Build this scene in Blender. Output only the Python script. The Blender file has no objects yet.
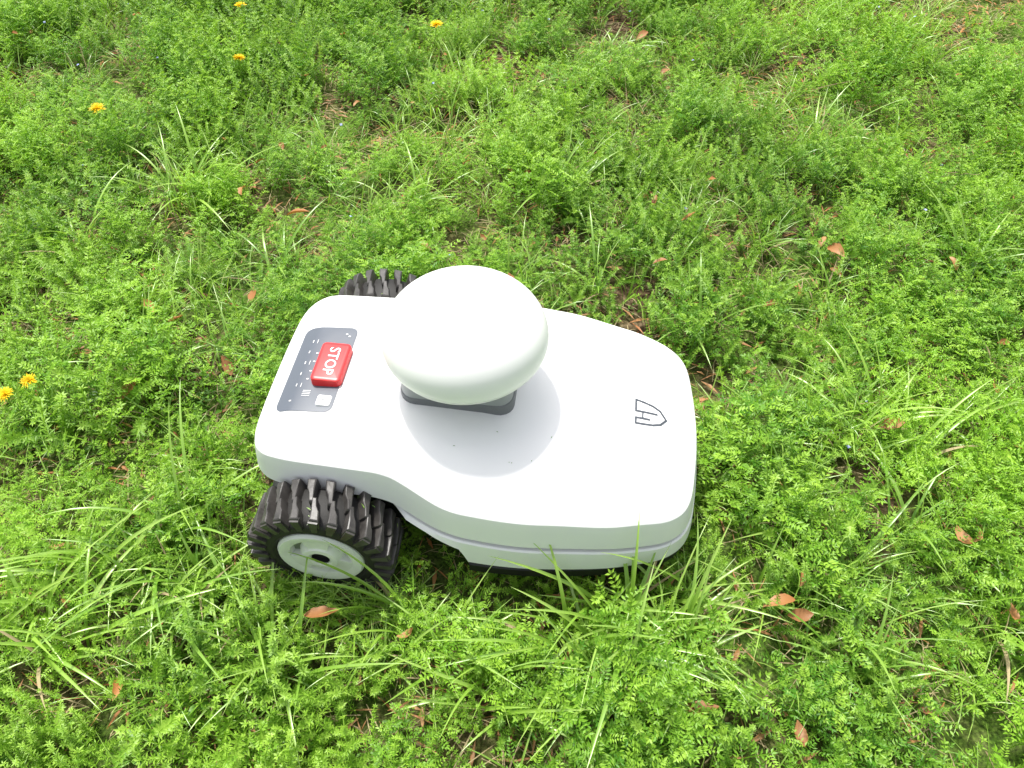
import bpy, bmesh, math, random
import numpy as np
from mathutils import Vector, Matrix, noise
from mathutils.bvhtree import BVHTree
random.seed(7)
R=random.random
def U(a,b): return a+(b-a)*random.random()
scene=bpy.context.scene
ROOT=scene.collection

# ---------------------------------------------------------------- materials
def newmat(name):
    m=bpy.data.materials.new(name); m.use_nodes=True
    nt=m.node_tree; nt.nodes.clear()
    out=nt.nodes.new('ShaderNodeOutputMaterial')
    return m,nt,out
def simple(name,col,rough=0.4,metal=0.0,noise_amt=0.06,nscale=40,bump=0.0,spec=0.5):
    m,nt,out=newmat(name); N=nt.nodes; L=nt.links
    b=N.new('ShaderNodeBsdfPrincipled')
    b.inputs['Roughness'].default_value=rough; b.inputs['Metallic'].default_value=metal
    b.inputs['Specular IOR Level'].default_value=spec
    tc=N.new('ShaderNodeTexCoord'); nz=N.new('ShaderNodeTexNoise'); nz.inputs['Scale'].default_value=nscale; nz.inputs['Detail'].default_value=5
    L.new(tc.outputs['Object'],nz.inputs['Vector'])
    mx=N.new('ShaderNodeMix'); mx.data_type='RGBA'
    mx.inputs[6].default_value=(*[c*(1-noise_amt) for c in col],1)
    mx.inputs[7].default_value=(*[min(1,c*(1+noise_amt)) for c in col],1)
    L.new(nz.outputs['Fac'],mx.inputs[0]); L.new(mx.outputs[2],b.inputs['Base Color'])
    if bump:
        bp=N.new('ShaderNodeBump'); bp.inputs['Strength'].default_value=bump; bp.inputs['Distance'].default_value=0.001
        L.new(nz.outputs['Fac'],bp.inputs['Height']); L.new(bp.outputs[0],b.inputs['Normal'])
    L.new(b.outputs[0],out.inputs[0])
    return m
def leafmat(name,dark,light,tip,trans=0.33,rough=0.45,gloss=0.025):
    """foliage: per-plant attribute 'hue' + per-leaf attribute 'var'"""
    m,nt,out=newmat(name); N=nt.nodes; L=nt.links
    oi=N.new('ShaderNodeAttribute'); oi.attribute_type='INSTANCER'; oi.attribute_name='hue'
    og=N.new('ShaderNodeAttribute'); og.attribute_name='hue'
    ad=N.new('ShaderNodeMath'); L.new(oi.outputs['Fac'],ad.inputs[0]); L.new(og.outputs['Fac'],ad.inputs[1])
    at=N.new('ShaderNodeAttribute'); at.attribute_name='var'
    mx=N.new('ShaderNodeMix'); mx.data_type='RGBA'; mx.inputs[6].default_value=(*dark,1); mx.inputs[7].default_value=(*light,1)
    L.new(ad.outputs[0],mx.inputs[0])
    mx2=N.new('ShaderNodeMix'); mx2.data_type='RGBA'; mx2.inputs[7].default_value=(*tip,1)
    L.new(mx.outputs[2],mx2.inputs[6]); L.new(at.outputs['Fac'],mx2.inputs[0])
    d=N.new('ShaderNodeBsdfDiffuse'); L.new(mx2.outputs[2],d.inputs[0])
    t=N.new('ShaderNodeBsdfTranslucent'); mg=N.new('ShaderNodeMix'); mg.data_type='RGBA'; mg.blend_type='MULTIPLY'; mg.inputs[0].default_value=1; mg.inputs[7].default_value=(1.2,1.2,.7,1)
    L.new(mx2.outputs[2],mg.inputs[6]); L.new(mg.outputs[2],t.inputs[0])
    ms=N.new('ShaderNodeMixShader'); ms.inputs[0].default_value=trans
    L.new(d.outputs[0],ms.inputs[1]); L.new(t.outputs[0],ms.inputs[2])
    g=N.new('ShaderNodeBsdfGlossy'); g.inputs['Roughness'].default_value=rough; g.inputs[0].default_value=(1,1,1,1)
    m2=N.new('ShaderNodeMixShader'); m2.inputs[0].default_value=gloss
    L.new(ms.outputs[0],m2.inputs[1]); L.new(g.outputs[0],m2.inputs[2]); L.new(m2.outputs[0],out.inputs[0])
    return m

M_white=simple('white_plastic',(0.84,0.84,0.835),0.30,noise_amt=0.02,nscale=9)
M_dome=simple('dome_plastic',(0.87,0.87,0.85),0.40,noise_amt=0.015,nscale=9)
M_grey=simple('grey_plastic',(0.15,0.155,0.165),0.45,nscale=20)
M_lgrey=simple('light_grey_plastic',(.30,.31,.32),.45)
M_gap=simple('shell_joint',(.06,.06,.06),.6)
M_black=simple('black_plastic',(0.012,0.012,0.013),0.5)
M_panel=simple('panel_slate',(0.095,0.11,0.135),0.36,nscale=60)
M_red=simple('red_button',(0.66,0.02,0.022),0.33,nscale=30)
M_print=simple('white_print',(0.8,0.8,0.8),0.5)
M_logo=simple('logo_grey',(0.07,0.08,0.095),0.4)
M_hub=simple('hub_plastic',(0.70,0.73,0.66),0.45,noise_amt=0.2,nscale=30)
M_hubd=simple('hub_recess',(0.16,0.19,0.13),0.6,noise_amt=0.4,nscale=40)
M_rubber=simple('tyre_rubber',(0.014,0.013,0.012),0.65,noise_amt=0.5,nscale=55,bump=0.6)
M_lug=simple('tyre_lug_dusty',(0.05,0.046,0.043),0.42,noise_amt=0.95,nscale=70,bump=0.8)

M_vetch=leafmat('vetch_leaf',(0.09,0.26,0.014),(0.245,0.48,0.028),(0.39,0.61,0.06))
M_bed=leafmat('bedstraw_leaf',(0.105,0.27,0.02),(0.275,0.49,0.042),(0.40,0.60,0.085))
M_blade=leafmat('grass_blade',(0.13,0.32,0.022),(0.28,0.51,0.045),(0.45,0.62,0.13),rough=0.32,gloss=.06)
M_broad=leafmat('broad_leaf',(0.07,0.20,0.012),(0.15,0.35,0.022),(0.21,0.40,0.035),rough=0.45,gloss=.03)
M_straw=leafmat('straw',(0.20,0.15,0.08),(0.38,0.31,0.16),(0.48,0.39,0.22),trans=0.15,rough=0.7,gloss=.02)
M_dead=leafmat('dead_leaf',(0.20,0.065,0.02),(0.45,0.17,0.05),(0.5,0.27,0.11),trans=0.2,rough=0.5)
M_yel=leafmat('dandelion_petal',(0.85,0.56,0.01),(0.95,0.70,0.01),(0.95,0.74,0.02),trans=0.2,rough=0.6,gloss=.02)
M_blue=leafmat('speedwell_petal',(0.25,0.32,0.7),(0.4,0.45,0.8),(0.6,0.65,0.9),trans=0.2,rough=0.6)

# ---------------------------------------------------------------- world transform of the mower
MX,MY,MYAW=-0.035,-0.012,math.radians(-7.0)
eu=Vector((math.cos(MYAW),math.sin(MYAW))); ev=Vector((-math.sin(MYAW),math.cos(MYAW)))
def to_local(x,y):
    d=Vector((x-MX,y-MY)); return d.dot(eu),d.dot(ev)
def fbm(x,y,s,seed=0.0,o=3):
    return noise.fractal(Vector((x*s+seed,y*s-seed*1.7,seed*0.37)),1.0,2.0,o)
BARE=[(-.84,.62,.12,.85),(-.105,1.05,.15,.6),(-.44,.98,.12,.7),(.66,1.27,.20,.6),(1.43,1.56,.30,.9),(.322,-.30,.06,.9),
      (.1,1.5,.3,.5),(-1.15,1.2,.2,.5),(.95,1.0,.15,.5),(1.0,1.5,.25,.55),(-.62,.28,.07,.75),(-.50,.18,.05,.6),(.60,-.36,.08,.8),
      (-.9,.3,.05,.5),(.85,.45,.06,.5),(1.05,.7,.08,.5),(.25,.95,.1,.4)]
def bare(x,y):
    b=0
    for bx,by,r,s in BARE:
        d=math.hypot((x-bx),(y-by)*1.0)/r
        if d<1.6: b=max(b,s*max(0,1-(d/1.6)**2))
    n=fbm(x,y,2.3,11.3)
    b=max(b,(n-0.46)*1.8)
    return min(1,max(0,b))
def gz(x,y):
    u,v=to_local(x,y)
    z=-0.02+0.022*fbm(x,y,1.6,3.1)+0.006*fbm(x,y,9,5.5)
    d=math.hypot(max(0,abs(u)-.32),max(0,abs(v)-.24))
    k=min(1,d/0.15)
    return z*k+(1-k)*(-0.012+0.002*fbm(x,y,9,5.5))

# ---------------------------------------------------------------- ground: one sheet to the horizon
def axis(lo,hi,step,far):
    a=list(np.arange(lo,hi+1e-6,step)); s=step; p=hi
    up=[]
    while p<far: s*=1.28; p+=s; up.append(p)
    s=step; p=lo; dn=[]
    while p>-far: s*=1.28; p-=s; dn.append(p)
    return dn[::-1]+a+up
xs=axis(-2.4,2.4,0.03,140); ys=axis(-1.0,3.2,0.03,140)
verts=[];faces=[]
for y in ys:
    for x in xs:
        verts.append((x,y,gz(x,y) if abs(x)<12 and abs(y)<12 else -0.02))
nx=len(xs)
for j in range(len(ys)-1):
    for i in range(nx-1):
        a=j*nx+i; faces.append((a,a+1,a+1+nx,a+nx))
me=bpy.data.meshes.new('ground'); me.from_pydata(verts,[],faces); me.update()
for p in me.polygons: p.use_smooth=True
ground=bpy.data.objects.new('ground',me); ROOT.objects.link(ground)
m,nt,out=newmat('soil_and_moss'); N=nt.nodes; L=nt.links
geo=N.new('ShaderNodeNewGeometry')
def nz(s,d=6):
    n=N.new('ShaderNodeTexNoise'); n.inputs['Scale'].default_value=s; n.inputs['Detail'].default_value=d; L.new(geo.outputs['Position'],n.inputs['Vector']); return n
n1=nz(60,5); n2=nz(4,3); n3=nz(240,2)
cr=N.new('ShaderNodeValToRGB'); e=cr.color_ramp.elements
e[0].position=.32; e[0].color=(.035,.024,.015,1); e[1].position=.7; e[1].color=(.21,.15,.095,1)
x_=cr.color_ramp.elements.new(.52); x_.color=(.095,.066,.038,1)
L.new(n1.outputs['Fac'],cr.inputs[0])
cg=N.new('ShaderNodeValToRGB'); e=cg.color_ramp.elements
e[0].position=.35; e[0].color=(.03,.08,.012,1); e[1].position=.7; e[1].color=(.13,.26,.03,1)
L.new(n3.outputs['Fac'],cg.inputs[0])
mk=N.new('ShaderNodeMapRange'); mk.inputs[1].default_value=.36; mk.inputs[2].default_value=.56; L.new(n2.outputs['Fac'],mk.inputs[0])
ln=N.new('ShaderNodeVectorMath'); ln.operation='LENGTH'; L.new(geo.outputs['Position'],ln.inputs[0])
mf=N.new('ShaderNodeMapRange'); mf.inputs[1].default_value=3.5; mf.inputs[2].default_value=6; L.new(ln.outputs['Value'],mf.inputs[0])
mm=N.new('ShaderNodeMath'); mm.operation='MAXIMUM'; L.new(mf.outputs[0],mm.inputs[1])
ml=N.new('ShaderNodeMath'); ml.operation='MULTIPLY'; ml.inputs[1].default_value=.7; L.new(mk.outputs[0],ml.inputs[0]); L.new(ml.outputs[0],mm.inputs[0])
mx=N.new('ShaderNodeMix'); mx.data_type='RGBA'; L.new(mm.outputs[0],mx.inputs[0]); L.new(cr.outputs[0],mx.inputs[6]); L.new(cg.outputs[0],mx.inputs[7])
b=N.new('ShaderNodeBsdfDiffuse'); L.new(mx.outputs[2],b.inputs[0])
bp=N.new('ShaderNodeBump'); bp.inputs['Strength'].default_value=.9; bp.inputs['Distance'].default_value=.012
L.new(n1.outputs['Fac'],bp.inputs['Height']); L.new(bp.outputs[0],b.inputs['Normal']); L.new(b.outputs[0],out.inputs[0])
me.materials.append(m)

# ---------------------------------------------------------------- plant building blocks
class MB:
    def __init__(s): s.v=[];s.f=[];s.m=[];s.a=[]
    def leaflet(s,p,d,n,l,w,var,mi=0):
        d=d.normalized(); side=d.cross(n)
        if side.length<1e-4: side=d.cross(Vector((1,0,0)))
        side.normalize(); up=side.cross(d)
        mid=p+d*l*.5; tip=p+d*l-up*l*.08
        a=mid+side*w*.5+up*w*.18; b_=mid-side*w*.5+up*w*.18
        k=len(s.v)
        for q in (p,a,tip,b_): s.v.append(tuple(q)); s.a.append(var)
        s.f+= [(k,k+1,k+2),(k,k+2,k+3)]; s.m+=[mi,mi]
    def strip(s,pts,ws,nrm,var0,var1,mi=0,fold=.25):
        n=len(pts); k=len(s.v)
        for i,p in enumerate(pts):
            d=(pts[min(i+1,n-1)]-pts[max(i-1,0)])
            side=d.cross(nrm); 
            if side.length<1e-6: side=Vector((1,0,0))
            side.normalize(); up=side.cross(d).normalized()
            w=ws[i]; va=var0+(var1-var0)*i/(n-1)
            for q in (p+side*w*.5+up*w*fold,p,p-side*w*.5+up*w*fold): s.v.append(tuple(q)); s.a.append(va)
        for i in range(n-1):
            a=k+i*3; s.f+=[(a,a+1,a+4,a+3),(a+1,a+2,a+5,a+4)]; s.m+=[mi,mi]
    def thin(s,pts,w,var,mi=0):
        n=len(pts); k=len(s.v)
        for i,p in enumerate(pts):
            d=(pts[min(i+1,n-1)]-pts[max(i-1,0)]); side=d.cross(Vector((.3,.25,1))); side.normalize()
            for q in (p+side*w*.5,p-side*w*.5): s.v.append(tuple(q)); s.a.append(var)
        for i in range(n-1):
            a=k+i*2; s.f.append((a,a+1,a+3,a+2)); s.m.append(mi)
    def mesh(s,name,mats,smooth=True):
        me=bpy.data.meshes.new(name); me.from_pydata(s.v,[],s.f)
        at=me.attributes.new('var','FLOAT','POINT'); at.data.foreach_set('value',[min(1,max(0,x)) for x in s.a])
        me.polygons.foreach_set('material_index',s.m)
        if smooth: me.polygons.foreach_set('use_smooth',[True]*len(s.f))
        for m in mats: me.materials.append(m)
        me.update(); return me
def stempath(base,L_,lean,droop,n=7):
    a=U(0,2*math.pi); h=Vector((math.cos(a),math.sin(a),0)); side=Vector((-h.y,h.x,0)); wob=U(-.4,.4)
    p=base.copy(); pts=[p.copy()]
    for i in range(n):
        t=i/(n-1); ang=lean+droop*t
        d=(h*math.sin(ang)+Vector((0,0,1))*math.cos(ang)+side*wob*t*.5).normalized()
        p=p+d*L_/n; 
        if p.z<.004: p.z=.004
        pts.append(p.copy())
    return pts
def along(pts,t):
    f=t*(len(pts)-1); i=min(int(f),len(pts)-2); return pts[i].lerp(pts[i+1],f-i),(pts[i+1]-pts[i]).normalized()
def vetch(seed,rad=.05,ns=12):
    random.seed(seed); b=MB(); sz_=U(.72,1.1)
    for _ in range(ns):
        r=rad*math.sqrt(R()); a=U(0,6.283); base=Vector((r*math.cos(a),r*math.sin(a),0))
        Ls=U(.05,.12); pts=stempath(base,Ls,U(.0,.4),U(.1,.9),5)
        b.thin(pts,.0011,.2)
        nl=int(Ls/.0115); ph=U(0,6.28)
        for k in range(nl):
            t=.25+.75*(k+.7)/nl; p,d=along(pts,t)
            ph+=2.4; o=Vector((math.cos(ph),math.sin(ph),U(.05,.7))).normalized()
            d2=(o+d*.5).normalized(); Lr=U(.014,.030)*(1-.35*max(0,t-.7)/.3)*sz_
            n=Vector((0,0,1)); np_=random.choice((4,5,6)); var=max(0,min(1,(t-.4)*.8+U(-.3,.3)))
            q=p.copy(); 
            for j in range(np_):
                q=q+d2*Lr/np_; d2=(d2+Vector((0,0,-.05))).normalized()
                side=d2.cross(n); side.normalize()
                ll=U(.005,.0082)*(1-.3*j/np_)*sz_
                for sg in (1,-1):
                    b.leaflet(q,(side*sg+d2*.55+Vector((0,0,U(-.15,.45)))),n+Vector((U(-.7,.7),U(-.7,.7),0)),ll,U(.0018,.0029)*sz_,var)
            b.leaflet(q,d2,n,.006,.0022,var)
    return b.mesh('vetch',[M_vetch])
def bedstraw(seed,rad=.05,ns=15):
    random.seed(seed); b=MB()
    for _ in range(ns):
        r=rad*math.sqrt(R()); a=U(0,6.283); base=Vector((r*math.cos(a),r*math.sin(a),0))
        Ls=U(.045,.12); pts=stempath(base,Ls,U(0,.4),U(.1,.8),5)
        b.thin(pts,.0013,.4)
        nw=int(Ls/.010)
        for k in range(nw):
            t=.2+.8*(k+.7)/nw; p,d=along(pts,t); ph=U(0,6.28)
            s1=d.orthogonal().normalized(); s2=d.cross(s1); c=random.choice((5,6,7)); var=max(0,min(1,(t-.35)*.8+U(-.25,.25)))
            for j in range(c):
                aa=ph+j*6.283/c; o=s1*math.cos(aa)+s2*math.sin(aa)+d*U(.2,.7)
                b.leaflet(p,o,d,U(.007,.012)*(1.1-.5*t),U(.0016,.0028),var)
    return b.mesh('bedstraw',[M_bed])
def tuft(seed,nb,l0,l1,w0,w1,rad,segs,droop=(.4,1.6),mat=None,lean=.5):
    random.seed(seed); b=MB()
    for _ in range(nb):
        r=rad*math.sqrt(R()); a=U(0,6.283); base=Vector((r*math.cos(a),r*math.sin(a),0))
        Lb=U(l0,l1); pts=stempath(base,Lb,U(.02,lean),U(*droop),segs)
        w=U(w0,w1); n=len(pts)
        ws=[w*min(1,.55+1.5*i/n)*(1-(i/(n-1))**2.6)+.0002 for i in range(n)]
        h=pts[-1]-pts[0]; nrm=Vector((h.x,h.y,0)); nrm=Vector((0,0,1)) if nrm.length<1e-4 else (Vector((0,0,1))-nrm.normalized()*.4)
        nrm=nrm+Vector((U(-.3,.3),U(-.3,.3),0)); v0=U(-.1,.5)
        mi=1 if (len(mat)>1 and R()<.05) else 0
        b.strip(pts,ws,nrm,max(0,v0-.1),v0+.35,mi)
    return b.mesh('tuft',mat)
def broad(seed,ns=12,rad=.05):
    random.seed(seed); b=MB()
    for _ in range(ns):
        r=rad*math.sqrt(R()); a=U(0,6.283); base=Vector((r*math.cos(a),r*math.sin(a),0))
        Ls=U(.02,.06); pts=stempath(base,Ls,U(0,.7),U(.1,.8),4); b.thin(pts,.0012,.1)
        for k in range(random.choice((2,3,4))):
            p,d=along(pts,min(1,.5+.17*k)); aa=U(0,6.28); o=Vector((math.cos(aa),math.sin(aa),U(.1,.7))).normalized()
            l=U(.008,.014); w=l*U(.4,.6); side=o.cross(Vector((0,0,1))).normalized(); up=side.cross(o)
            prof=[(0,0.05),(.25,.8),(.5,1),(.75,.75),(1,.05)]
            ps=[p+o*l*t-up*l*.25*t*t for t,_ in prof]
            b.strip(ps,[w*x for _,x in prof],Vector((U(-.3,.3),U(-.3,.3),1)),U(0,.6),U(0,.6),fold=.25)
    return b.mesh('broad',[M_broad])
def deadleaf(seed):
    random.seed(seed); b=MB(); l=U(.03,.055); w=l*U(.28,.42); n=9; curl=U(-.9,.9); tw=U(-.6,.6)
    prof=[math.sin(math.pi*min(1,(i/(n-1))**.85*.97+.02))**.8 for i in range(n)]
    ps=[];x=0;z=.0
    for i in range(n):
        t=i/(n-1); ang=curl*(t-.5)*2; x+=math.cos(ang)*l/n; z+=math.sin(ang)*l/n; ps.append(Vector((x-l/2,math.sin(t*3)*tw*.006,z)))
    b.strip(ps,[w*p*U(.8,1.15)+.0004 for p in prof],Vector((0,U(-.3,.3),1)),U(0,.4),U(.2,1),fold=U(.05,.45))
    return b.mesh('dead',[M_dead])

def collection_of(name,meshes):
    c=bpy.data.collections.new(name)
    for i,me in enumerate(meshes):
        o=bpy.data.objects.new('%s_variant_%02d'%(name,i),me); c.objects.link(o)
    return c
def scatter(name,coll,items,realize=False):
    me=bpy.data.meshes.new(name); me.from_pydata([i[0] for i in items],[],[])
    a=me.attributes.new('rot','FLOAT_VECTOR','POINT'); a.data.foreach_set('vector',[c for i in items for c in i[1]])
    a=me.attributes.new('scl','FLOAT_VECTOR','POINT'); a.data.foreach_set('vector',[c for i in items for c in i[2]])
    a=me.attributes.new('idx','INT','POINT'); a.data.foreach_set('value',[i[3] for i in items])
    a=me.attributes.new('core','BOOLEAN','POINT'); a.data.foreach_set('value',[(-.62<i[0][1]<1.95 and abs(i[0][0])<.62+.62*(i[0][1]+.5)) for i in items])
    hu=[min(1,max(0,.45+1.0*fbm(i[0][0],i[0][1],1.5,44.0)+.6*fbm(i[0][0],i[0][1],6,4.0)+random.uniform(-.33,.33))) for i in items]
    a=me.attributes.new('hue','FLOAT','POINT'); a.data.foreach_set('value',hu)
    ob=bpy.data.objects.new(name,me); ROOT.objects.link(ob)
    ng=bpy.data.node_groups.new(name+'_scatter','GeometryNodeTree')
    ng.interface.new_socket('Geometry',in_out='INPUT',socket_type='NodeSocketGeometry')
    ng.interface.new_socket('Geometry',in_out='OUTPUT',socket_type='NodeSocketGeometry')
    N=ng.nodes;L=ng.links
    gi=N.new('NodeGroupInput');go=N.new('NodeGroupOutput')
    ci=N.new('GeometryNodeCollectionInfo'); ci.inputs['Collection'].default_value=coll
    ci.inputs['Separate Children'].default_value=True; ci.inputs['Reset Children'].default_value=True
    ip=N.new('GeometryNodeInstanceOnPoints'); ip.inputs['Pick Instance'].default_value=True
    def na(n,t):
        x=N.new('GeometryNodeInputNamedAttribute'); x.data_type=t; x.inputs['Name'].default_value=n; return x
    r=na('rot','FLOAT_VECTOR'); e2=N.new('FunctionNodeEulerToRotation'); L.new(r.outputs[0],e2.inputs[0]); L.new(e2.outputs[0],ip.inputs['Rotation'])
    L.new(na('scl','FLOAT_VECTOR').outputs[0],ip.inputs['Scale']); L.new(na('idx','INT').outputs[0],ip.inputs['Instance Index'])
    L.new(gi.outputs[0],ip.inputs['Points']); L.new(ci.outputs[0],ip.inputs['Instance'])
    if realize:
        # the densely overlapping middle of the lawn is turned into one mesh (much faster to trace)
        sp=N.new('GeometryNodeSeparateGeometry'); sp.domain='INSTANCE'; L.new(ip.outputs[0],sp.inputs[0]); L.new(na('core','BOOLEAN').outputs[0],sp.inputs[1])
        rl=N.new('GeometryNodeRealizeInstances'); L.new(sp.outputs[0],rl.inputs[0])
        jn=N.new('GeometryNodeJoinGeometry'); L.new(rl.outputs[0],jn.inputs[0]); L.new(sp.outputs[1],jn.inputs[0]); L.new(jn.outputs[0],go.inputs[0])
    else: L.new(ip.outputs[0],go.inputs[0])
    md=ob.modifiers.new('scatter','NODES'); md.node_group=ng
    return ob

weeds=[vetch(100+i) for i in range(8)]+[bedstraw(200+i) for i in range(6)]+[broad(300+i) for i in range(4)]
C_weed=collection_of('weed_clump',weeds)
tufts=[tuft(400+i,20,.05,.13,.0014,.0030,.03,5,mat=[M_blade,M_straw]) for i in range(4)]+\
      [tuft(420+i,8,.13,.26,.0032,.0070,.025,10,(.6,1.7),mat=[M_blade,M_straw],lean=.5) for i in range(6)]+\
      [tuft(440+i,14,.06,.17,.0010,.0022,.035,6,(.5,1.7),[M_straw],lean=1.0) for i in range(3)]
C_tuft=collection_of('grass_tuft',tufts)
C_dead=collection_of('dead_leaf',[deadleaf(500+i) for i in range(8)])
random.seed(600)
lit=[]
for i in range(4):
    b=MB()
    for _ in range(32):
        p=Vector((U(-.06,.06),U(-.06,.06),U(.002,.012))); a=U(0,6.28); l=U(.01,.05); d=Vector((math.cos(a),math.sin(a),U(-.1,.15)))
        mi=0 if R()<.6 else 1
        b.strip([p,p+d*l*.5+Vector((0,0,.002)),p+d*l],[.0008,U(.001,.002 if mi==0 else .007),.0004],Vector((0,0,1)),R(),R(),mi)
    lit.append(b.mesh('litter',[M_straw,M_dead]))
C_lit=collection_of('plant_litter',lit)

# ---- scatter positions
def footprint(u,v):
    return -.31<u<.31 and abs(v)<.185
def wheelzone(u,v,m=0):
    return -.305-m<u<-.095+m and .150-m<abs(v)<.232+m
random.seed(42)
W=[];T=[];LI=[]
def jittered(x0,x1,y0,y1,step):
    x=x0
    while x<x1:
        y=y0
        while y<y1:
            yield x+U(-.5,.5)*step*1.3,y+U(-.5,.5)*step*1.3
            y+=step
        x+=step
for x,y in jittered(-2.5,2.5,-1.0,3.0,.053):
    u,v=to_local(x,y); inside=footprint(u,v)
    if wheelzone(u,v,-.01): continue
    br=bare(x,y)
    if R()<br*.9: continue
    h=fbm(x,y,3.4,1.7); h2=fbm(x,y,8.0,8.8,2)
    if h2<-.34 and R()<.6: continue
    s=1.0+.62*h+.66*h2-.4*br
    s=max(.38,min(1.75,s))
    if inside: s=.42
    elif -.38<u<.38 and abs(v)<.28: s=min(s,.74)
    k=fbm(x,y,1.9,21.0)+U(-.4,.4)
    if k>-.08: idx=random.randrange(8)
    else: idx=8+random.randrange(6)
    if R()<.06: idx=14+random.randrange(4)
    W.append(((x,y,gz(x,y)-.004),(U(-.25,.25),U(-.25,.25),U(0,6.283)),(s*U(.85,1.15),s*U(.85,1.15),s*U(.8,1.15)),idx))
for x,y in jittered(-7,7,-3,9,.15):
    if -2.5<x<2.5 and -1.0<y<3.0: continue
    s=1.5+.6*fbm(x,y,2,1.7)
    W.append(((x,y,gz(x,y)-.004),(0,0,U(0,6.283)),(s*1.3,s*1.3,s),random.randrange(12)))
def long_t(x,y,s,zs=.9,tilt=.25):
    T.append(((x,y,gz(x,y)),(U(-tilt,tilt),U(-tilt,tilt),U(0,6.283)),(s,s,s*zs),4+random.randrange(6)))
for x,y in jittered(-2.5,2.5,-1.0,3.0,.075):
    u,v=to_local(x,y)
    if footprint(u,v) or wheelzone(u,v,.01): continue
    g=fbm(x,y,2.7,33.3); near=abs(u)<.38 and abs(v)<.28
    pr=.36+.6*g
    if R()<pr: 
        s=U(.7,1.3)*(.8 if near else 1); T.append(((x,y,gz(x,y)),(U(-.2,.2),U(-.2,.2),U(0,6.283)),(s,s,s),random.randrange(4)))
    if R()<.045+.15*max(0,g) and not near: long_t(x,y,U(.45,.85))
    if R()<.045+.25*bare(x,y):
        s=U(.6,1.0); T.append(((x,y,gz(x,y)),(U(-.3,.3),U(-.3,.3),U(0,6.283)),(s,s,s*.6),10+random.randrange(3)))
LONG=[(.177,-.30,1.1),(.13,-.28,1.0),(.07,-.272,.95),(.22,-.33,.9),(.20,-.27,1.0),(.245,-.25,.9),(.16,-.36,1.0),(.10,-.33,.9),(.26,-.30,.85),(.15,-.27,1.0),(.11,-.30,1.),(.05,-.31,.9),
      (-.613,-.174,1.1),(-.56,-.2,1.0),(-.48,-.134,1.05),(-.53,-.13,.9),(-.45,-.19,.9),(-.158,-.29,.9),(-.10,-.31,.8),(-.62,-.30,1.1),(-.68,-.26,1),(-.30,-.33,.9),(-.38,-.24,.8),(-.5,-.27,1.),
      (-.35,-.29,.8),(.6,.047,1.),(.66,.02,.9),(.55,.10,.8),(.108,.737,1.0),(.16,.78,.9),(-.23,.70,.9),(-.27,.66,.8),(-.72,.74,1.1),(-.76,.70,1.),(.72,.9,1.),(-.9,.5,1.),(.42,-.15,.8),(.50,-.2,.9),(.7,-.3,1.),(0,-.36,.9),
      (.34,-.22,.7),(.38,-.10,.7),(.40,.02,.8),(.45,-.33,.9),(.60,-.12,.9),(.75,.1,.9),(.35,.3,.8),(.9,.45,.9),(-.45,.45,.9),(.2,.4,.8)]
for x,y,s in LONG:
    X,Y=x+U(-.025,.025),y+U(-.025,.025); long_t(X,Y,s)
    X,Y=x+U(-.04,.04),y+U(-.04,.04)
    if to_local(X,Y)[1]<-.26 or y>0 or x<-.4: long_t(X,Y,s*.8)
for k in range(26):
    u,v=U(-.32,-.08),U(-.262,-.238); p=Vector((MX,MY))+eu*u+ev*v
    s=U(.5,.85); T.append(((p.x,p.y,gz(p.x,p.y)),(U(-.3,.3),U(-.3,.3),U(0,6.283)),(s,s,s*.8),random.randrange(4)))
for x,y in jittered(-2.4,2.4,-1.0,3.0,.10):
    LI.append(((x,y,gz(x,y)+.002),(0,0,U(0,6.283)),(1.1,1.1,1),random.randrange(4)))
weeds_ob=scatter('weeds',C_weed,W,True)
grass_ob=scatter('grass',C_tuft,T,True)
litter_ob=scatter('plant_litter',C_lit,LI,True)
DL=[(-.609,.276),(-.573,.665),(-.378,1.026),(-.497,.177),(.482,.327),(.612,.036),(-.507,-.377),(.156,-.35),(.231,-.402),(.647,-.165),
    (-.262,-.275),(.389,-.282),(.357,1.393),(.354,-.432),(.85,.424),(-.66,.30),(-.45,.60),(.36,-.27),(.62,.5),(.64,.47),(-.64,.12),(-.48,.33)]
D=[]
for x,y in DL: 
    s=U(.85,1.25); D.append(((x,y,gz(x,y)+U(.055,.08)),(U(-.6,.6),U(-.5,.5),U(0,6.283)),(s,s,s),random.randrange(8)))
for _ in range(700):
    x,y=U(-2.3,2.3),U(-.8,3.0); u,v=to_local(x,y)
    if abs(u)<.36 and abs(v)<.26: continue
    br=bare(x,y)
    if R()>.4+br: continue
    s=U(.35,.85); D.append(((x,y,gz(x,y)+(.012 if br>.4 else U(.03,.085))),(U(-.7,.7),U(-.6,.6),U(0,6.283)),(s,s,s),random.randrange(8)))
dead_ob=scatter('dead_leaves',C_dead,D)

b=MB()
for j in range(4):
    a=j*math.pi/2; b.leaflet(Vector((0,0,0)),Vector((math.cos(a),math.sin(a),.25)),Vector((0,0,1)),.0042,.0042,R())
C_sp=collection_of('speedwell_flower',[b.mesh('speedwell',[M_blue])])
S=[]
for _ in range(60):
    x,y=U(-1.6,1.6),U(-.5,2.2); u,v=to_local(x,y)
    if abs(u)<.36 and abs(v)<.27: continue
    S.append(((x,y,gz(x,y)+U(.05,.08)),(U(-.4,.4),U(-.4,.4),U(0,6)),(1.0,1.0,1.0),0))
scatter('speedwell_flowers',C_sp,S)

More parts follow.
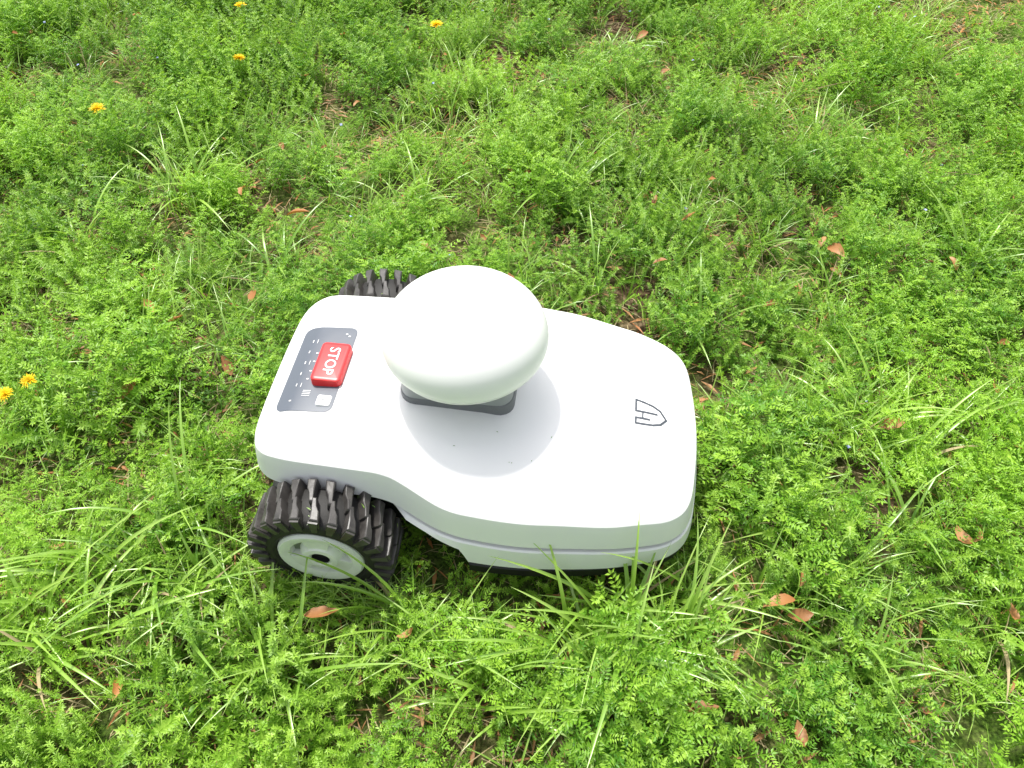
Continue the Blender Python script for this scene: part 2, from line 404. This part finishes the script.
def dandelion(x,y,sc=1.0):
    b=MB(); h=U(.095,.115)*sc; base=Vector((0,0,0)); pts=[Vector((U(-.002,.002)*i,U(-.002,.002)*i,h*i/4)) for i in range(5)]
    b.strip(pts,[.003]*5,Vector((0,1,.2)),.3,.5,1); b.strip(pts,[.003]*5,Vector((1,0,.2)),.3,.5,1)
    c=pts[-1]
    for ring,(n,l,el) in enumerate(((20,.0165,.15),(18,.0135,.45),(14,.010,.85),(10,.006,1.6))):
        for j in range(n):
            a=6.283*j/n+U(-.12,.12); b.leaflet(c,Vector((math.cos(a),math.sin(a),el+U(-.1,.1))),Vector((0,0,1)),l*U(.9,1.1)*sc,.0042*sc,R(),0)
    for j in range(8):
        a=U(0,6.28); o=Vector((math.cos(a),math.sin(a),.35)); side=Vector((-o.y,o.x,0)); ps=[o*(.012*i)+Vector((0,0,-.0025*i*i*.3)) for i in range(7)]
        b.strip(ps,[.004,.008,.005,.012,.008,.014,.001],Vector((0,0,1)),R()*.5,R()*.5,2,fold=.1)
    o=bpy.data.objects.new('dandelion',b.mesh('dandelion',[M_yel,M_blade,M_broad])); o.location=(x,y,gz(x,y)); o.rotation_euler=(U(-.1,.25),U(-.15,.15),0); ROOT.objects.link(o)
for p in ((-.195,1.29,1.2),(-.735,1.40,1.1),(-.688,1.13,1.1),(-.965,.92,1.2),(-.785,.125,.95),(-.815,.085,.95)): dandelion(*p)

b=MB()
for (x,y,l,a) in ((.98,.62,.16,-.5),(-.80,.60,.14,.9),(-.35,.83,.18,.6),(.75,1.1,.2,.2),(-.9,.66,.1,-.4),(.9,.75,.13,-.2)):
    d=Vector((math.cos(a),math.sin(a),.1)); p0=Vector((x,y,gz(x,y)+.06)); pts=[p0+d*l*t/6+Vector((U(-.003,.003),U(-.003,.003),U(-.003,.003))) for t in range(7)]
    b.strip(pts,[.0026-.0002*i for i in range(7)],Vector((0,0,1)),.3,.3,fold=.5)
o=bpy.data.objects.new('dry_twigs',b.mesh('twigs',[M_straw])); ROOT.objects.link(o)

# ================================================================ THE MOWER
mower=bpy.data.objects.new('robot_lawn_mower',None); ROOT.objects.link(mower)
mower.location=(MX,MY,0); mower.rotation_euler=(0,0,MYAW); mower.empty_display_size=.1
def part(name,me,mats=None,sharp=32):
    if mats:
        for m in mats: me.materials.append(m)
    o=bpy.data.objects.new(name,me); ROOT.objects.link(o); o.parent=mower
    if sharp:
        for p in me.polygons: p.use_smooth=True
        me.set_sharp_from_angle(angle=math.radians(sharp))
    return o
def pymesh(name,v,f):
    me=bpy.data.meshes.new(name); me.from_pydata([tuple(x) for x in v],[],f)
    bm=bmesh.new(); bm.from_mesh(me); bmesh.ops.remove_doubles(bm,verts=bm.verts,dist=1e-5)
    bmesh.ops.recalc_face_normals(bm,faces=bm.faces); bm.to_mesh(me); bm.free(); return me
half=[(-.300,0),(-.299,.07),(-.295,.114),(-.282,.138),(-.252,.149),(-.18,.153),(-.115,.156),(-.085,.163),(-.03,.184),(.01,.190),(.08,.189),(.17,.177),(.225,.163),(.262,.148),(.283,.122),(.292,.07),(.296,0)]
ctrl=[Vector(p) for p in half]+[Vector((u,-v)) for u,v in half[-2:0:-1]]
dense=[]
n=len(ctrl)
for i in range(n):
    p0,p1,p2,p3=ctrl[i-1],ctrl[i],ctrl[(i+1)%n],ctrl[(i+2)%n]
    for k in range(16):
        t=k/16; dense.append(.5*((2*p1)+(p2-p0)*t+(2*p0-5*p1+4*p2-p3)*t*t+(3*p1-p0-3*p2+p3)*t**3))
NP=320
cum=[0]
for i in range(len(dense)): cum.append(cum[-1]+(dense[(i+1)%len(dense)]-dense[i]).length)
OUT=[];j=0
for i in range(NP):
    d=cum[-1]*i/NP
    while cum[j+1]<d: j+=1
    OUT.append(dense[j].lerp(dense[(j+1)%len(dense)],(d-cum[j])/(cum[j+1]-cum[j])))
NRM=[]
for i in range(NP):
    t=(OUT[(i+1)%NP]-OUT[i-1]).normalized(); NRM.append(Vector((-t.y,t.x)))
if NRM[0].x>0: NRM=[-x for x in NRM]
def keys(k,sm=.5):
    def f(u):
        if u<=k[0][0]: return k[0][1]
        for (a,za),(b_,zb_) in zip(k,k[1:]):
            if u<=b_:
                t=(u-a)/(b_-a); t=t*t*(3-2*t)*sm+t*(1-sm); return za+(zb_-za)*t
        return k[-1][1]
    return f
zc=keys([(-.30,.207),(-.26,.214),(-.13,.214),(-.02,.190),(.1,.182),(.2,.171),(.3,.156)],.8)
zt=keys([(-.30,.209),(-.26,.220),(-.1,.230),(0,.226),(.1,.210),(.2,.189),(.3,.161)])
rim=keys([(-.30,.158),(-.135,.158),(-.04,.138),(.1,.128),(.3,.110)],.8)
zb=keys([(-.30,.146),(-.135,.146),(-.085,.135),(-.03,.117),(-.006,.110),(-.0005,.080),(.3,.072)],.3)
def loft(levels,closed_top=None,cap=False):
    V=[];F=[]
    for fn in levels:
        for i in range(NP): V.append(fn(i))
    for l in range(len(levels)-1):
        for i in range(NP):
            a=l*NP+i;b2=l*NP+(i+1)%NP; F.append((a,b2,b2+NP,a+NP))
    if cap: F.append(tuple(range((len(levels)-1)*NP,len(levels)*NP)))
    return V,F
def lv(off,zf):
    def f(i):
        p=OUT[i]+NRM[i]*off; return Vector((p.x,p.y,zf(OUT[i].x)))
    return f
def inner(k):
    def f(i):
        o=OUT[i]; sp=Vector((max(-.2,min(.2,o.x*.8)),0)); p=sp.lerp(o,k)
        q=1-k; g=min(1,q/.55); g=1-(1-g)**1.5
        base=zc(o.x)*(k**2)+zc(p.x)*(1-k**2)
        return Vector((p.x,p.y,base+(zt(p.x)-base)*g))
    return f
levels=[lv(-.03,lambda u:rim(u)+.006),lv(.010,lambda u:rim(u)+.001),lv(.0125,lambda u:rim(u)),lv(.0140,lambda u:rim(u)+.0022),lv(.0130,lambda u:rim(u)+.008),
        lv(.0105,lambda u:rim(u)*.45+zc(u)*.55),lv(.0078,lambda u:zc(u)-.0085),lv(.0068,lambda u:zc(u)-.0050),lv(.0045,lambda u:zc(u)-.0022),lv(.002,lambda u:zc(u)-.0007),lv(.0,lambda u:zc(u)-.0001)]
levels+=[inner(k) for k in (.985,.96,.93,.89,.84,.79,.74,.69,.65,.61,.56,.52,.48,.44,.40,.32,.2,.1,0.0)]
V,F=loft(levels); shell_me=pymesh('top_shell',V,F); part('top_shell',shell_me,[M_white],22)
bm=bmesh.new(); bm.from_mesh(shell_me); BVH=BVHTree.FromBMesh(bm)
def sz(u,v):
    h=BVH.ray_cast(Vector((u,v,.6)),Vector((0,0,-1))); return h[0].z if h[0] else .2
def back(u):
    return 0 if u<-.13 else min(1,(u+.13)/.05)
def lvb(o0,o1,zf):
    def f(i):
        k=back(OUT[i].x); p=OUT[i]+NRM[i]*(o0+(o1-o0)*k); return Vector((p.x,p.y,zf(OUT[i].x)))
    return f
V,F=loft([lvb(-.012,-.004,lambda u:rim(u)+.004),lvb(-.012,.002,lambda u:rim(u)-.003),lvb(-.012,.002,lambda u:rim(u)-.010)])
part('shell_gap',pymesh('gap',V,F),[M_gap],28)
V,F=loft([lvb(-.014,.0,lambda u:rim(u)-.0065),lvb(-.006,.0135,lambda u:rim(u)-.0068),lvb(-.005,.0160,lambda u:rim(u)-.0088),
          lvb(-.004,.0190,lambda u:min(rim(u)-.0125,zb(u)+.003)),lvb(-.006,.017,lambda u:min(rim(u)-.014,zb(u))),lvb(-.03,-.02,lambda u:min(rim(u)-.014,zb(u)+.001))])
part('side_skirt',pymesh('side_skirt',V,F),[M_white],24)
def ch(off,z,offr=-.0):
    def f(i):
        o=OUT[i]; k=0 if o.x<-.03 else min(1,(o.x+.03)/.03); p=o+NRM[i]*off
        vv=p.y if k>=1 else max(-(.128+.06*k),min(.128+.06*k,p.y)); return Vector((p.x,vv,z))
    return f
V,F=loft([ch(-.02,.155),ch(-.016,.080),ch(.008,.074),ch(.0155,.068),ch(.0155,.052),ch(.004,.040),ch(-.03,.036)],cap=True)
part('chassis',pymesh('chassis',V,F),[M_black],30)

def conform_rrect(u0,u1,v0,v1,r,h,nn=18,skirt=0):
    V=[];F=[];cx,cy=(u0+u1)/2,(v0+v1)/2;hx,hy=(u1-u0)/2,(v1-v0)/2
    for j in range(nn+1):
        for i in range(nn+1):
            a=-math.cos(math.pi*i/nn)*hx; b_=-math.cos(math.pi*j/nn)*hy
            qx,qy=abs(a)-(hx-r),abs(b_)-(hy-r)
            if qx>0 and qy>0:
                m_=max(qx,qy); l=math.hypot(qx,qy); s=m_/l; qx*=s;qy*=s
                a=math.copysign(hx-r+qx,a); b_=math.copysign(hy-r+qy,b_)
            V.append(Vector((cx+a,cy+b_,sz(cx+a,cy+b_)+h)))
    for j in range(nn):
        for i in range(nn):
            a=j*(nn+1)+i; F.append((a,a+1,a+nn+2,a+nn+1))
    return V,F
def ribbon(pts,w,h,closed=False,sub=6):
    P=[Vector(p) for p in pts]
    if closed: P.append(P[0]); 
    V=[];F=[]
    for a,b_ in zip(P,P[1:]):
        d=(b_-a).normalized(); s=Vector((-d.y,d.x))*w/2; a2=a-d*w*.3; b3=b_+d*w*.3; k=len(V)
        for i in range(sub+1):
            p=a2.lerp(b3,i/sub)
            for q in (p+s,p-s): V.append(Vector((q.x,q.y,sz(q.x,q.y)+h)))
        for i in range(sub): F.append((k+2*i,k+2*i+1,k+2*i+3,k+2*i+2))
    return V,F
def add(A,B):
    k=len(A[0]); A[0].extend(B[0]); A[1].extend([tuple(i+k for i in f) for f in B[1]])
V,F=conform_rrect(-.284,-.202,-.083,.076,.012,.0009,28); part('control_panel',pymesh('cp',V,F),[M_panel],60)
A=([],[])
pr=[(-.2865,-.075),(-.2865,.068),(-.279,.0785),(-.207,.0785),(-.1995,.068),(-.1995,-.075),(-.207,-.0855),(-.279,-.0855)]
add(A,ribbon(pr,.0009,.0004,True,10)); part('panel_seam',pymesh('pseam',*A),[M_lgrey],0)
def box_rr(u0,u1,v0,v1,r,z0,z1,bev,n=6):
    loops=[]
    def loop(ins,z):
        rr=max(.0006,r-ins); L_=[]
        for cx,cy,a0 in ((u1-r,v1-r,0),(u0+r,v1-r,90),(u0+r,v0+r,180),(u1-r,v0+r,270)):
            for k in range(n+1):
                a=math.radians(a0+90*k/n); L_.append(Vector((cx+rr*math.cos(a),cy+rr*math.sin(a),z)))
        return L_
    for ins,z in ((-.0008,z0),(0,z1-bev),(bev*.3,z1-bev*.3),(bev,z1),(bev*2.2,z1+bev*.12)): loops.append(loop(ins,z))
    V=[p for l in loops for p in l]; m_=len(loops[0]); F=[]
    for l in range(len(loops)-1):
        for i in range(m_): F.append((l*m_+i,l*m_+(i+1)%m_,(l+1)*m_+(i+1)%m_,(l+1)*m_+i))
    F.append(tuple(range((len(loops)-1)*m_,len(loops)*m_))); return V,F
zb0=sz(-.218,0)
V,F=box_rr(-.2430,-.2000,-.038,.034,.007,zb0-.006,zb0+.013,.0025); stop=part('stop_button',pymesh('stop',V,F),[M_red],40)
def label(txt,name,u,v,z,size,mat,ext=.0004,bold=.0,sx=1):
    c=bpy.data.curves.new(name,'FONT'); c.body=txt; c.size=size; c.align_x='CENTER'; c.align_y='CENTER'; c.extrude=ext; c.offset=bold; c.materials.append(mat)
    o=bpy.data.objects.new(name,c); ROOT.objects.link(o); o.parent=mower; o.location=(u,v,z); o.rotation_euler=(0,0,-math.pi/2); o.scale=(sx,1,1); return o
lb=label('STOP','stop_label',-.2215,-.002,zb0+.0136,.0215,M_print,bold=.0002,sx=1.0)
zp=sz(-.214,-.062)
V,F=box_rr(-.2265,-.2065,-.0735,-.0555,.003,zp-.002,zp+.003,.001); part('power_button',pymesh('pb',V,F),[M_print],40)
label('I','power_mark',-.2165,-.0645,zp+.0036,.010,M_logo)
A=([],[])
for k in range(5):
    v0=.048-.021*k
    add(A,ribbon([(-.264,v0),(-.264,v0-.004)],.0014,.0016,sub=1))
    if k%2==0: add(A,ribbon([(-.257,v0+.001),(-.257,v0-.006)],.0008,.0016,sub=1))
for k in range(4): add(A,ribbon([(-.251,-.048-.006*k*.5),(-.240,-.048-.006*k*.5)],.0008,.0016,sub=1))
for u_,v_ in ((-.251,.022),(-.251,.006),(-.251,-.012),(-.251,-.027),(-.265,-.066),(-.212,.058),(-.217,.062)):
    add(A,ribbon([(u_-.001,v_),(u_+.001,v_)],.002,.0016,sub=1))
part('panel_icons',pymesh('icons',*A),[M_print],0)
A=([],[])
sh=[(.212,.020),(.224,.0185),(.237,.0160),(.248,.011),(.257,-.001),(.248,-.013),(.237,-.0180),(.224,-.0205),(.212,-.022)]
add(A,ribbon(sh,.003,.0009)); add(A,ribbon([(.212,.020),(.212,.000)],.003,.0009)); add(A,ribbon([(.212,-.022),(.212,-.012)],.003,.0009))
add(A,ribbon([(.212,.0),(.243,.003)],.003,.0009)); add(A,ribbon([(.212,-.012),(.232,-.010)],.003,.0009)); add(A,ribbon([(.222,.001),(.222,-.011)],.0022,.0009))
part('shield_emblem',pymesh('emblem',*A),[M_logo],0)

def lathe(prof,n=96,axis='Z',c=(0,0,0)):
    V=[];F=[]
    for r,h in prof:
        for i in range(n):
            a=2*math.pi*i/n
            V.append(Vector((c[0]+r*math.cos(a),c[1]+r*math.sin(a),c[2]+h)) if axis=='Z' else Vector((c[0]+r*math.cos(a),c[1]+h,c[2]+r*math.sin(a))))
    for l in range(len(prof)-1):
        for i in range(n): F.append((l*n+i,l*n+(i+1)%n,(l+1)*n+(i+1)%n,(l+1)*n+i))
    return V,F
DC=(-.027,.001,.309); a_,c_=.1105,.071
prof=[]
for k in range(37):
    t=math.pi/2*(1-k/36); prof.append((max(1e-6,a_*math.cos(t)**(2/2.1)),c_*math.sin(t)**(2/2.05)))
prof+=[(a_-.0006,-.004),(a_-.0016,-.0075),(a_-.003,-.0095),(a_-.0060,-.0100),(a_-.0060,-.0116),(a_-.0042,-.0121),(a_-.0065,-.0165),(a_-.013,-.0205),(.085,-.0235),(.065,-.025),(.05,-.0255),(.05,-.034)]
V,F=lathe(prof,128,c=DC); part('antenna_dome',pymesh('dome',V,F),[M_dome],50)
def loftbox(rows,n=6):
    V=[];F=[]
    for (u0,u1,v0,v1,r,z) in rows:
        for cx,cy,a0 in ((u1-r,v1-r,0),(u0+r,v1-r,90),(u0+r,v0+r,180),(u1-r,v0+r,270)):
            for k in range(n+1):
                a=math.radians(a0+90*k/n); V.append(Vector((cx+r*math.cos(a),cy+r*math.sin(a),z)))
    m_=4*(n+1)
    for l in range(len(rows)-1):
        for i in range(m_): F.append((l*m_+i,l*m_+(i+1)%m_,(l+1)*m_+(i+1)%m_,(l+1)*m_+i))
    F.append(tuple(range((len(rows)-1)*m_,len(rows)*m_))); return V,F
V,F=loftbox([(-.114,.044,-.060,.060,.024,.200),(-.113,.043,-.060,.060,.023,.2395),(-.111,.041,-.058,.058,.021,.2415)],5); part('bracket_base',pymesh('bb',V,F),[M_grey],30)
V,F=loftbox([(-.1115,.0415,-.0585,.0585,.021,.241),(-.111,.040,-.0575,.0575,.021,.270),(-.104,.036,-.055,.055,.02,.287)],5); part('bracket_neck',pymesh('bn',V,F),[M_lgrey],30)

def wheel(name,uc,vc,sgn,zc_,w=.062,Rr=.0885):
    hw=w/2
    e=bpy.data.objects.new(name,None); ROOT.objects.link(e); e.parent=mower; e.location=(uc,vc,zc_); e.empty_display_size=.05; e.rotation_euler=(0,0,0 if sgn<0 else math.pi)
    def wp(nm,me,mats,sharp=35):
        o=part(nm,me,mats,sharp); o.parent=e; return o
    V,F=lathe([(.02,hw),(.068,hw),(.078,hw-.002),(Rr-.006,hw-.003),(Rr-.003,hw-.008),(Rr-.001,0),(Rr-.003,-hw+.008),(Rr-.006,-hw+.003),(.076,-hw+.000),(.066,-hw-.001),(.0615,-hw+.002),(.059,-hw+.010)],120,'Y'); wp('tyre',pymesh('tyre',V,F),[M_rubber])
    VV=[];FF=[]
    nl=25
    def P(ang,r,y): return Vector((r*math.cos(ang),y,r*math.sin(ang)))
    for row in (0,1):
        for k in range(nl):
            a=2*math.pi*(k+.5*row+U(-.03,.03))/nl
            y0,y1=((-hw-.0005,.004) if row==0 else (-.004,hw+.0005))
            kk=len(VV)
            st=2*math.pi/nl
            ys_=[0,.42,.62,1.0] if row==0 else [1,.58,.38,0]
            ro=Rr+.0135; ri=Rr-.006
            ysv=[y0+(y1-y0)*q for q in ys_]
            cen=[-.10,-.02,.10,.20]; hwid=[.27,.23,.15,.11]
            for lvl,(r,q) in enumerate(((ri,1.10),(ro-.003,1.0),(ro-.0008,.86),(ro,.62))):
                for s_ in (-1,1):
                    for i in range(4):
                        ins=(0,0,.0012,.0026)[lvl]
                        yy=ysv[i]+(ins if i==0 else (-ins if i==3 else 0))*(1 if row==0 else -1)
                        VV.append(P(a+st*(cen[i]*(1 if row==0 else -1)+s_*hwid[i]*q),r,yy))
            for l in (0,8,16):
                ring=[0,1,2,3,7,6,5,4]
                for i in range(8):
                    p,q=ring[i],ring[(i+1)%8]; FF.append((kk+l+p,kk+l+q,kk+l+8+q,kk+l+8+p))
            for i in range(3): FF.append((kk+24+i,kk+25+i,kk+29+i,kk+28+i))
    for k in range(nl):
        a=2*math.pi*(k-.1)/nl; kk=len(VV)
        st=2*math.pi/nl
        for y in (-hw+.004,-hw-.003):
            for (aa,r) in ((-.25,Rr+.0105),(.25,Rr+.0105),(.19,Rr-.013),(-.19,Rr-.013)): VV.append(Vector((r*math.cos(a+aa*st),y,r*math.sin(a+aa*st))))
        for i in range(4): FF.append((kk+i,kk+(i+1)%4,kk+4+(i+1)%4,kk+4+i))
        FF.append((kk+4,kk+5,kk+6,kk+7))
    me=bpy.data.meshes.new('lugs'); me.from_pydata([tuple(x) for x in VV],[],FF); bm=bmesh.new(); bm.from_mesh(me); bmesh.ops.recalc_face_normals(bm,faces=bm.faces); bm.to_mesh(me); bm.free()
    wp('tread_lugs',me,[M_lug],28)
    V,F=lathe([(.0125,-hw-.001),(.017,-hw-.0035),(.024,-hw-.003),(.029,-hw+.004),(.032,-hw+.011)],96,'Y'); wp('hub_centre',pymesh('hubc',V,F),[M_hub],30)
    V,F=lathe([(.028,-hw+.010),(.050,-hw+.011)],96,'Y'); wp('hub_recess',pymesh('hubr',V,F),[M_hubd],30)
    V,F=lathe([(.040,-hw+.0108),(.043,-hw+.0),(.050,-hw-.003),(.057,-hw-.003),(.060,-hw+.001),(.0605,-hw+.012)],96,'Y'); wp('hub_rim',pymesh('hub',V,F),[M_hub],30)
    V,F=lathe([(1e-6,-hw+.006),(.0125,-hw+.006),(.0128,-hw-.002)],48,'Y'); wp('axle_cap',pymesh('axle',V,F),[M_black],30)
    A=([],[])
    for k in range(3):
        a0=math.radians(90+120*k); kk=len(A[0])
        for y in (-hw+.012,-hw-.0005):
            for (r,da) in ((.022,-.55),(.022,.55),(.050,.42),(.050,-.42)): A[0].append(Vector((r*math.cos(a0+da),y,r*math.sin(a0+da))))
        for i in range(4): A[1].append((kk+i,kk+(i+1)%4,kk+4+(i+1)%4,kk+4+i))
        A[1].append((kk+4,kk+5,kk+6,kk+7))
    wp('hub_spokes',pymesh('spokes',*A),[M_hub],30)
    b=MB()
    for _ in range(26):
        a=U(0,6.28); r=Rr+U(.0,.014); y=U(-hw,hw); p=P(a,r,y); t=Vector((-math.sin(a),U(-1,1),math.cos(a)))
        b.leaflet(p,t,Vector((math.cos(a),0,math.sin(a))),U(.006,.014),U(.001,.0022),R())
    o=part('clippings_in_tread',b.mesh('ct',[M_blade]),None,0); o.parent=e
    return e
wheel('rear_wheel_right',-.200,-.198,-1,.087)
wheel('rear_wheel_left',-.200,.211,1,.093)
for s,nm in ((1,'caster_left'),(-1,'caster_right')):
    V,F=lathe([(1e-5,-.012),(.024,-.012),(.029,-.007),(.029,.007),(.024,.012),(1e-5,.012)],40,'Y',(.2,s*.09,.018)); part(nm,pymesh(nm,V,F),[M_rubber])
    V,F=loftbox([(.185,.215,s*.09-.016,s*.09+.016,.004,.026),(.185,.215,s*.09-.016,s*.09+.016,.004,.06)]); part(nm+'_fork',pymesh(nm,V,F),[M_black])
b=MB(); random.seed(5)
for _ in range(46):
    u_,v_=U(-.24,.26),U(-.13,.13); l=U(.0015,.004); a=U(0,6.28); z=sz(u_,v_)+.0008
    if abs(u_+.03)<.1 and abs(v_)<.08: continue
    b.leaflet(Vector((u_,v_,z)),Vector((math.cos(a),math.sin(a),0)),Vector((0,0,1)),l,.0011,R()*.5)
part('grass_clippings',b.mesh('clip',[M_broad]),None,0)

# ---------------------------------------------------------------- light, sky, camera
w=bpy.data.worlds.new("World"); scene.world=w; w.use_nodes=True; nt=w.node_tree; N=nt.nodes; L=nt.links
sd=Vector((.20,-.42,-1)).normalized(); el=math.asin(-sd.z); az=math.atan2(-sd.x,-sd.y)
sky=N.new('ShaderNodeTexSky'); sky.sky_type='NISHITA'; sky.sun_disc=False; sky.sun_elevation=el; sky.sun_rotation=az; sky.dust_density=3.5; sky.air_density=1.0
hs=N.new('ShaderNodeHueSaturation'); hs.inputs['Saturation'].default_value=.3; hs.inputs['Value'].default_value=1.6; L.new(sky.outputs[0],hs.inputs['Color'])
bg=N['Background']; L.new(hs.outputs[0],bg.inputs[0]); bg.inputs[1].default_value=.15
sl=bpy.data.lights.new('sun','SUN'); sl.energy=4.8; sl.angle=math.radians(4); sl.color=(1,.97,.91)
so=bpy.data.objects.new('sun',sl); ROOT.objects.link(so); so.rotation_euler=sd.to_track_quat('-Z','Y').to_euler(); so.location=(-2,4,8)
cam=bpy.data.cameras.new('camera'); cam.sensor_width=36; cam.lens=27.2; cam.clip_start=.02; cam.clip_end=600
co=bpy.data.objects.new('camera',cam); ROOT.objects.link(co); co.location=(0,-.713,1.05); co.rotation_euler=(math.radians(40),0,0)
scene.camera=co
scene.view_settings.view_transform='Standard'; scene.view_settings.look='None'; scene.view_settings.exposure=0
print('COUNTS',len(W),len(T),len(LI))
